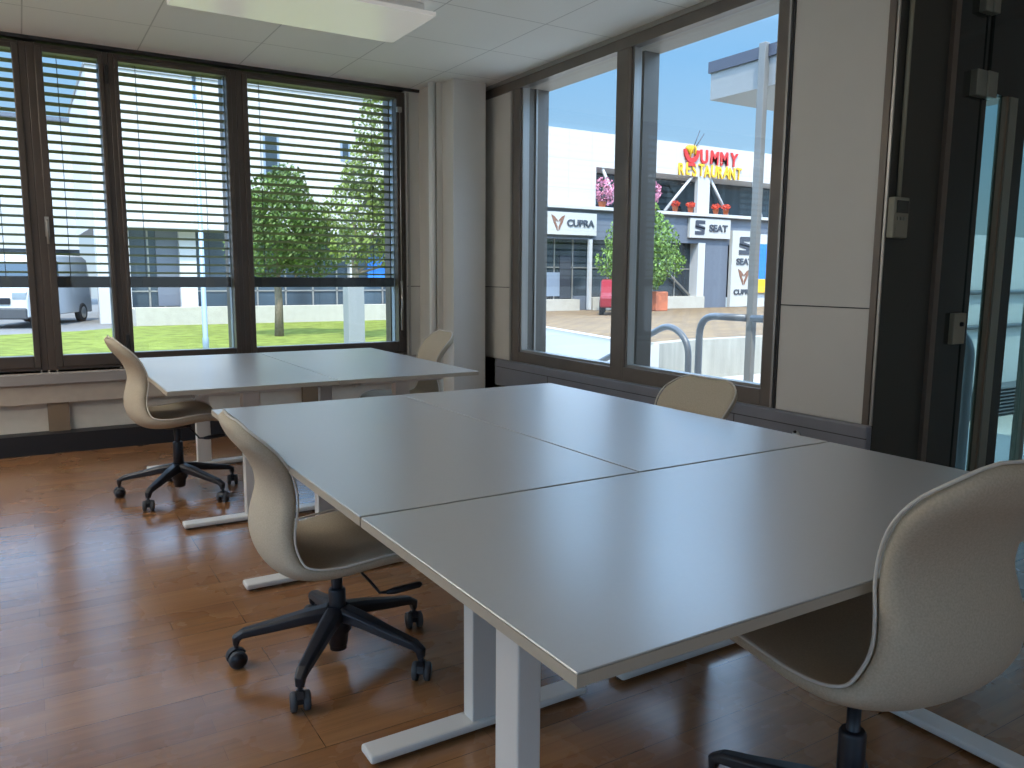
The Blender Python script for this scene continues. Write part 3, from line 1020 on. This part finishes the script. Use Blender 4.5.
# ------------------------------------------------- street side by the right windows
TG = -.50
m = MB()
m.add([(XO, -12, TG), (14.5, -12, TG), (14.5, 9.0, TG), (7.7, 9.0, TG), (8.4, 14, TG), (8.4, 16, TG), (7.6, 16, TG), (5.5, 9, TG), (XO, 8, TG)], [tuple(range(9))])
structure(m.build('ground_terrace', M['terrace']))
m = MB()
PZ = -.05 - Q
pz = lambda y: PZ - max(0, y - 12) * .0155
m.add([(x, y, pz(y)) for x, y in ((7.9, 9.0), (60, 9.0), (60, 12), (60, 28.4), (15.5, 28.4), (9.5, 15.6), (8.4, 12.0))], [(0, 1, 2, 6), (6, 2, 3, 4, 5)])
structure(m.build('ground_pavers', M['paver']))
structure(MB().add([(14.5, -60, PZ - .02), (70, -60, PZ - .02), (70, 9.0, PZ - .02), (14.5, 9.0, PZ - .02)], [(0, 1, 2, 3)]).build('ground_street', M['asphalt']))


def wall_run(mb, pts, th, z0, z1):
    for a, b in zip(pts, pts[1:]):
        a, b = Vector((*a, 0)), Vector((*b, 0))
        d = (b - a).normalized()
        n = Vector((-d.y, d.x, 0)) * th
        vs = []
        for p in (a - d * 0.0, b + d * 0.0):
            for q in (Vector((0, 0, 0)), n):
                for z in (z0, z1):
                    vs.append(p + q + Vector((0, 0, z)))
        mb.add(vs, [(0, 1, 3, 2), (4, 6, 7, 5), (0, 4, 5, 1), (2, 3, 7, 6), (0, 2, 6, 4), (1, 5, 7, 3)])


m = MB()
wall_run(m, [(8.75, 14.3), (8.37, 12.49), (7.77, 9.68), (7.60, 8.50)], .22, TG, .2 - Q)
structure(m.build('wall_ramp', M['white']))
m = MB()
wall_run(m, [(7.60, 8.50), (8.95, 8.84), (14.4, 8.84)], .22, TG, .2 - Q)
structure(m.build('wall_ramp_end', mat('stained_concrete', (0.33, 0.31, 0.26), 0.9, noise=0.14, nscale=2.5, stretch=(3, 3, .4))))
m = MB()
wall_run(m, [(8.74, 14.3), (8.36, 12.49), (7.76, 9.68), (7.59, 8.50)], .10, .2 - Q, .212 - Q)
structure(m.build('trim_21', M['concrete']))

# canopy, its post, hand rails
CX = 5.0
t = thing('canopy', 'grey flat canopy with slate cap held by a tall square post', 'canopy', (CX + .06, 4.84, 0))
MB().box(0, 2.4, -6, 0, 2.905 - Q, 3.15 - Q).build('fascia', M['canopy'], t)
MB().box(-.02, 2.42, -6.02, .02, 3.15 - Q, 3.25 - Q).build('roof_cap', M['canopy_cap'], t)
MB().box(-.06, .0, -.69, -.615, TG, 3.27 - Q).build('post', M['post'], t, bevel=.008)
MB().box(2.2, 2.32, -3.2, -3.08, TG, 2.91 - Q).build('post', M['post'], t, bevel=.008)
MB().box(-.14, .14, -.81, -.54, TG, TG + .03).build('base_plate', M['galv'], t)
HR = 'grey tubular hand rails outside the right windows'


def arcpts(pts, r, n=6):
    pts = [Vector(p) for p in pts]
    out = [pts[0]]
    for i in range(1, len(pts) - 1):
        p = pts[i]
        a = (pts[i - 1] - p)
        b = (pts[i + 1] - p)
        ra = min(r, a.length * .49, b.length * .49)
        s, e = p + a.normalized() * ra, p + b.normalized() * ra
        for k in range(n + 1):
            q = k / n
            out.append(s * (1 - q) ** 2 + p * 2 * q * (1 - q) + e * q * q)
    out.append(pts[-1])
    return out


tag(MB().tube(arcpts([(CX, 6.9, TG), (CX, 6.9, .0), (CX, 5.22, .78 - Q), (CX, 4.94, .62 - Q), (CX, 4.93, TG)], .22), .033, 12).build('hand_rail', M['galv']),
    'grey tubular hand rail with a sloping hump, left of the other rail', 'rail', HR)
tag(MB().tube(arcpts([(CX, 4.80, TG), (CX, 4.80, .88 - Q), (CX, 4.225, .885 - Q)], .2), .034, 12).build('hand_rail', M['galv']),
    'grey tubular hand rail with a bent level top running into the post', 'rail', HR)
tag(MB().tube(arcpts([(CX, 4.15, .885 - Q), (CX, 2.2, .90 - Q), (CX, 2.2, TG)], .2), .034, 12).build('hand_rail', M['galv']),
    'grey tubular hand rail right of the post, mostly hidden by the window frame', 'rail', HR)

# things lying on the terrace
m = MB()
n = 14
vs, fs = [], []
for i in range(n):
    for j in range(n):
        vs.append((6.2 + i * .075, 5.7 + j * .07 + .02 * random.random(), TG + .03 + .16 * random.random() * math.sin(PI * i / 13) * math.sin(PI * j / 13)))
for i in range(n - 1):
    for j in range(n - 1):
        a = i * n + j
        fs.append((a, a + 1, a + n + 1, a + n))
m.add(vs, fs)
tag(m.build('plastic_sheet', M['tarp']), 'crumpled white sheet on the terrace next to the tall post', 'sheet')
tag(MB().box(7.0, 8.2, 7.2, 8.3, TG, TG + .22).build('dark_mat', M['tarp_dark'], bevel=.05), 'dark flat mat on the terrace below the pale low wall', 'mat')

# ------------------------------------------------------- restaurant and showroom building
RY = 28.0
b = thing('restaurant_building', 'white two-storey building with a roof terrace and showroom below', 'building', (0, RY, 0))
MB().box(17.5, 36, 0, 9, 6.0, 7.53 - Q).build('upper_wall', M['white_clad'], b)
MB().box(17.5, 21.5, 0, 9, 4.2, 6.0).build('side_wall', M['white_clad'], b)
MB().box(21.5, 36, 1.6, 9, 4.2, 6.0).build('terrace_glazing', M['darkglass'], b)
MB().box(17.5, 36, -.25, 9, 4.12, 4.26).build('terrace_ledge', M['white'], b)
MB().box(17.5, 36, 0, 9, 2.82, 4.12).build('fascia', M['greyblue'], b)
MB().box(17.5, 36, .5, 9, .16, 2.82).build('shop_window', M['darkglass'], b)
MB().box(17.5, 20.65, -.1, .8, -.5, .16).build('plinth', M['concrete'], b)
MB().box(21.4, 28.35, -.1, .8, -.5, .24).build('plinth', M['concrete'], b)
MB().box(20.65, 21.4, .3, .8, -.5, .3).build('door_step', M['greyblue'], b)
MB().box(21.1, 21.26, -.15, .0, -.3, 2.82).build('pillar', M['white'], b)
MB().box(27.85, 28.32, -.05, .6, .2, 2.85).build('pillar', M['white'], b)
MB().box(28.4, 29.95, .0, .6, -.4, 2.82).build('grey_panel', M['greyblue'], b)
MB().box(31.9, 36, .0, .6, -.4, 2.82).build('side_panel', M['white'], b)
MB().box(27.7, 28.5, -.02, .2, 4.26, 6.0).build('terrace_pillar', M['white'], b)
for pts in (((25.7, 4.3), (27.4, 6.0)), ((29.9, 4.3), (28.6, 6.0)), ((22.9, 4.3), (21.9, 6.0)), ((32.4, 4.3), (31.6, 6.0))):
    MB().tube([(pts[0][0], .1, pts[0][1]), (pts[1][0], .1, pts[1][1])], .07, 8).build('strut', M['white'], b)
MB().tube([(25.1, .3, 2.2), (27.7, .3, .3)], .05, 8).build('strut', M['strip'], b)
m = MB()
for x in (18.6, 19.6, 20.6, 22.6, 24.0, 25.4, 26.8):
    m.box(x, x + .05, .46, .52, .16, 2.82)
m.box(17.5, 28.3, .46, .52, 1.55, 1.6)
m.build('mullion', M['strip'], b)
MB().box(18.9, 19.9, .42, .5, .3, 1.35).build('poster', M['rail_blue'], b)
MB().box(19.9, 20.5, .42, .5, .2, 2.1).build('poster', M['tarp_dark'], b)


def text_mesh(s, size, bold, depth, spacing=1.0, sx=1.0, shear=0.0):
    cu = bpy.data.curves.new('lettering', 'FONT')
    cu.body = s
    cu.size = size
    cu.offset = bold
    cu.extrude = depth
    cu.space_character = spacing
    cu.shear = shear
    cu.align_x = 'CENTER'
    o = bpy.data.objects.new('lettering', cu)
    COL.objects.link(o)
    bpy.context.view_layer.update()
    me = bpy.data.meshes.new_from_object(o.evaluated_get(bpy.context.evaluated_depsgraph_get()))
    bpy.data.objects.remove(o)
    for v in me.vertices:
        v.co.x *= sx
    return me


def letters(name, s, size, bold, mt, parent, loc, sx=1.0, rot=0.0, shear=0.0):
    me = text_mesh(s, size, bold, .03, 1.0, sx, shear)
    me.materials.append(mt)
    o = bpy.data.objects.new(name, me)
    COL.objects.link(o)
    o.parent = parent
    o.location = loc
    o.rotation_euler = (PI / 2, rot, 0)
    return o


def put_word(word, xs, z, size, bold, mt, parent, sx, jitter=0.0):
    for i, ch in enumerate(word):
        letters('letter', ch, size, bold, mt, parent, (xs[i], -.06, z + (jitter if i % 2 else -jitter)), sx, (.06 if i % 2 else -.05))


# roof sign
t = thing('restaurant_sign', 'rooftop sign of red letters with a noodle bowl over a row of yellow letters', 'sign', (0, RY, 0))
xs = [26.83 + .02, 27.98, 29.03, 30.02, 30.95]
put_word('UMMY', [28.02, 28.68, 29.38, 30.02], 6.66, .90, .02, M['red'], t, .86, .0)
put_word('RESTAURANT', [26.52 + i * .432 for i in range(10)], 6.03, .80, .012, M['yellow'], t, .76, .02)
# the bowl in place of the first letter
m = MB()
pts = []
for k in range(13):
    a = PI + PI * k / 12
    pts.append((.50 * math.cos(a), .62 * math.sin(a)))
inner = [(x * .62, z * .62) for x, z in pts][::-1]
m.prism(pts + inner, -.12, -.03, lambda a, c, d: Vector((27.15 + a, d, 7.22 + c)))
m.box(26.93, 27.37, -.12, -.03, 6.46, 6.60)
m.build('bowl', M['red'], t)
m = MB()
random.seed(3)
for k in range(9):
    a = random.uniform(-.3, .3)
    m.tube([(27.15 + a, -.09, 7.1 + random.uniform(-.25, .1)), (27.15 + a + random.uniform(-.12, .12), -.1, 7.32), (27.15 + a * .6, -.09, 7.4)], .06, 6)
m.build('noodles', M['yellow'], t)
m = MB()
m.tube([(27.25, -.09, 7.35), (27.62, -.09, 8.15)], .022, 6).tube([(27.38, -.09, 7.35), (27.9, -.09, 8.02)], .022, 6)
m.build('chopsticks', M['signgrey'], t)


def poly_part(name, polys, mt, parent, d0=-.08, d1=-.03):
    m = MB()
    for p in polys:
        m.prism(p, d0, d1, lambda a, c, d: Vector((a, d, c)))
    return m.build(name, mt, parent)


def tribal(cx, cz, s, mt, parent, d=-.08):
    half = [(.04, .10), (.26, .30), (.50, .42), (.34, -.02), (.04, -.55), (.04, -.28), (.17, -.04), (.17, .12), (.04, -.02)]
    ps = [[(cx + s * a, cz + s * c) for a, c in half], [(cx - s * a, cz + s * c) for a, c in half][::-1]]
    return poly_part('emblem', ps, mt, parent, d, d + .05)


def s_logo(cx, cz, s, mt, parent, d=-.08):
    up_ = [(-.47, .03), (-.47, .42), (-.39, .5), (.5, .5), (.5, .25), (-.14, .25), (-.14, .19), (.5, .06), (.5, -.12)]
    dn = [(-a, -c) for a, c in up_]
    return poly_part('emblem', [[(cx + s * a, cz + s * c * 1.05) for a, c in up_], [(cx + s * a, cz + s * c * 1.05) for a, c in dn]], mt, parent, d, d + .05)


t = thing('shop_sign', 'white shop sign with a copper horned emblem and grey lettering', 'sign', (0, RY - .12, 0))
MB().box(18.8, 21.45, -.06, .1, 3.02 - Q, 3.98 - Q).build('board', M['signwhite'], t)
tribal(19.35, 3.52, .72, M['copper'], t)
letters('lettering', 'CUPRA', .40, .012, M['signgrey'], t, (20.55, -.07, 3.36), 1.15)
t = thing('shop_sign', 'white shop sign with a slanted grey S emblem over the showroom door', 'sign', (0, RY - .12, 0))
MB().box(27.12, 29.88, -.06, .1, 3.12 - Q, 4.06 - Q).build('board', M['signwhite'], t)
s_logo(27.78, 3.58, .66, M['signgrey'], t)
letters('lettering', 'SEAT', .46, .012, M['signgrey'], t, (29.02, -.07, 3.42), 1.22)
t = thing('sign_pylon', 'tall pale sign panel with two stacked emblems beside the showroom', 'sign', (0, RY - .12, 0))
MB().box(30.05, 31.85, -.08, .12, -.30, 3.52).build('board', M['signwhite'], t)
s_logo(30.95, 2.78, .85, M['signgrey'], t, -.11)
letters('lettering', 'SEAT', .44, .012, M['signgrey'], t, (30.95, -.09, 1.83), 1.2)
tribal(30.95, 1.25, .85, M['copper'], t, -.11)
letters('lettering', 'CUPRA', .36, .010, M['signgrey'], t, (30.95, -.09, .32), 1.2)
t = thing('banner', 'blue banner with white top and yellow foot at the right edge of the showroom', 'banner', (0, RY - .1, 0))
MB().box(32.0, 33.2, -.04, .0, 2.0, 3.4).build('banner_cloth', M['white'], t)
MB().box(32.0, 33.2, -.05, .0, 1.1, 2.9).build('blue_field', M['blue'], t)
MB().box(32.0, 33.2, -.05, .0, .4, 1.1).build('yellow_field', M['yellow'], t)
MB().tube([(31.95, -.02, -.3), (31.95, -.02, 3.5)], .04, 8).build('pole', M['strip'], t)


def flowers(name, x, label, mt, h=.55, w=.5):
    t = thing(name, label, 'plant', (x, RY - .08, 4.26), 0, 'potted flowers along the terrace')
    MB().lathe([(.1, 0), (.15, .24), (.16, .24)], n=14).build('pot', M['terracotta'], t)
    m = MB()
    leaves(m, (0, 0, .38), w * .46, 130, .055, .6)
    m.build('blossoms', mt, t)
    return t
for x, lab in ((26.2, 'red flowers in a pot, left of the terrace pillar'), (27.2, 'red flowers in a pot, against the terrace pillar'),
               (28.9, 'red flowers in a pot, first one right of the terrace pillar'), (29.6, 'red flowers in a pot, second one right of the terrace pillar'),
               (24.3, 'orange-red flowers in a pot beside the pink shrub')):
    flowers('potted_flowers', x, lab, M['geranium'])
for x, lab, lean in ((21.85, 'pink blossoming shrub on the terrace, left of the window mullion', .1), (24.85, 'pink blossoming shrub on the terrace, above the potted green tree', -.1)):
    t = thing('blossom_shrub', lab, 'plant', (x, RY - .03, 4.26), 0, 'pink shrubs on the terrace')
    MB().lathe([(.13, 0), (.2, .24), (.21, .24)], n=14).build('pot', M['terracotta'], t)
    m = MB()
    leaves(m, (lean, 0, .85), .50, 260, .075, 1.0)
    leaves(m, (lean * 2, 0, .48), .42, 160, .075, .9)
    m.build('blossoms', M['blossom'], t)
    MB().tube([(0, 0, .2), (lean * .5, 0, .9)], .03, 6).build('stem', M['bark'], t)

t = tree('potted_tree', 'fresh green tree in an orange pot in front of the showroom', (22.3, 25.6, pz(25.6)), 2.2,
         [(-.2, 0, 2.2, 1.5, .8), (.0, 0, 3.2, 1.25, .9), (-.1, 0, 4.0, .8, 1), (-1.5, 0, 2.1, .9, .8), (1.35, 0, 2.1, .85, .8), (-1.0, .1, 3.1, .85, 1), (.95, 0, 3.0, .85, 1), (.2, 0, 1.4, .8, .7)],
     .07, M['leaf_vivid'], 900, .085, 'tree', 3.2)
MB().box(.45, 1.15, -.4, .4, 0, .85).build('pot', M['terracotta'], t, bevel=.05)

# solid car added for a red reflection in the shop window, mostly behind the mullion
t = thing('car', 'red car shape added for the reflection in the shop window, behind the window mullion', 'car', (19.3, RY - 4.6, pz(RY - 4.6)), R(50))
prof = [(-1.6, .3), (-1.62, .7), (-1.2, .85), (-.7, 1.32), (.5, 1.35), (1.1, .9), (1.7, .78), (1.75, .3)]
m = MB()
m.prism(prof, -.75, .75, lambda a, c, d: Vector((a, d, c)))
m.build('body', M['redcar'], t, bevel=.06)
MB().prism([(-1.05, .88), (-.65, 1.26), (.45, 1.28), (.92, .9)], -.77, .77, lambda a, c, d: Vector((a, d, c))).build('side_window', M['vanglass'], t)
for x in (-1.0, 1.1):
    for s in (-1, 1):
        MB().lathe([(.2, -.09), (.29, -.08), (.3, 0), (.29, .08), (.2, .09)], (x, s * .7, .3), 18, 'Y').build('wheel', M['rubber'], t)

# pale wall and rails beyond the glass door
b = thing('porch_wall', 'pale outside wall with level rails beyond the glass door at the right', 'wall', (0, 0, 0))
MB().box(8.6, 12.5, 4.6, 4.8, TG, 1.75).build('panel', M['white'], b)
for z in (1.05, .62):
    MB().tube([(8.6, 4.55, z), (12.5, 4.55, z)], .03, 8).build('rail', M['galv'], b)
m = MB()
for k in range(8):
    m.box(8.6, 12.5, 4.3, 4.58, TG + .04 + k * .045, TG + .055 + k * .045)
m.build('grille', M['galv'], b)

# ---------------------------------------------------------------- light
W = bpy.data.worlds.new('sky')
S.world = W
W.use_nodes = True
nt = W.node_tree
bg = nt.nodes['Background']
tc = nt.nodes.new('ShaderNodeTexCoord')
sp = nt.nodes.new('ShaderNodeSeparateXYZ')
nt.links.new(tc.outputs['Generated'], sp.inputs[0])
rp = nt.nodes.new('ShaderNodeValToRGB')
e = rp.color_ramp.elements
e[0].position = 0.0
e[0].color = (.60, .74, .88, 1)
e[1].position = .5
e[1].color = (.43, .61, .92, 1)
k = rp.color_ramp.elements.new(.12)
k.color = (.42, .66, .92, 1)
k = rp.color_ramp.elements.new(.25)
k.color = (.27, .56, .94, 1)
nt.links.new(sp.outputs['Z'], rp.inputs['Fac'])
nt.links.new(rp.outputs['Color'], bg.inputs['Color'])
st = nt.nodes.new('ShaderNodeFloatCurve')
cv = st.mapping.curves[0]
cv.points[0].location = (0, .078)
cv.points[1].location = (1, .15)
for p in ((.28, .078), (.40, .56), (.70, .56), (.86, .16)):
    cv.points.new(*p)
for p in cv.points:
    p.handle_type = 'VECTOR'
st.mapping.update()
mu = nt.nodes.new('ShaderNodeMath')
mu.operation = 'MULTIPLY'
mu.inputs[1].default_value = 10
nt.links.new(sp.outputs['Z'], st.inputs['Value'])
nt.links.new(st.outputs[0], mu.inputs[0])
nt.links.new(mu.outputs[0], bg.inputs['Strength'])

sun = bpy.data.lights.new('sun', 'SUN')
sun.energy = 4.4
sun.angle = math.radians(.6)
sun.color = (1, .95, .86)
so = bpy.data.objects.new('sun', sun)
COL.objects.link(so)
so.rotation_euler = Vector((.32, .56, -1.05)).to_track_quat('-Z', 'Y').to_euler()

vs = S.view_settings
vs.view_transform = 'Standard'
vs.look = 'None'
vs.exposure = 0.5
vs.gamma = 1
vs.use_curve_mapping = False
S.cycles.max_bounces = 10
S.cycles.transparent_max_bounces = 16
S.cycles.sample_clamp_indirect = 6
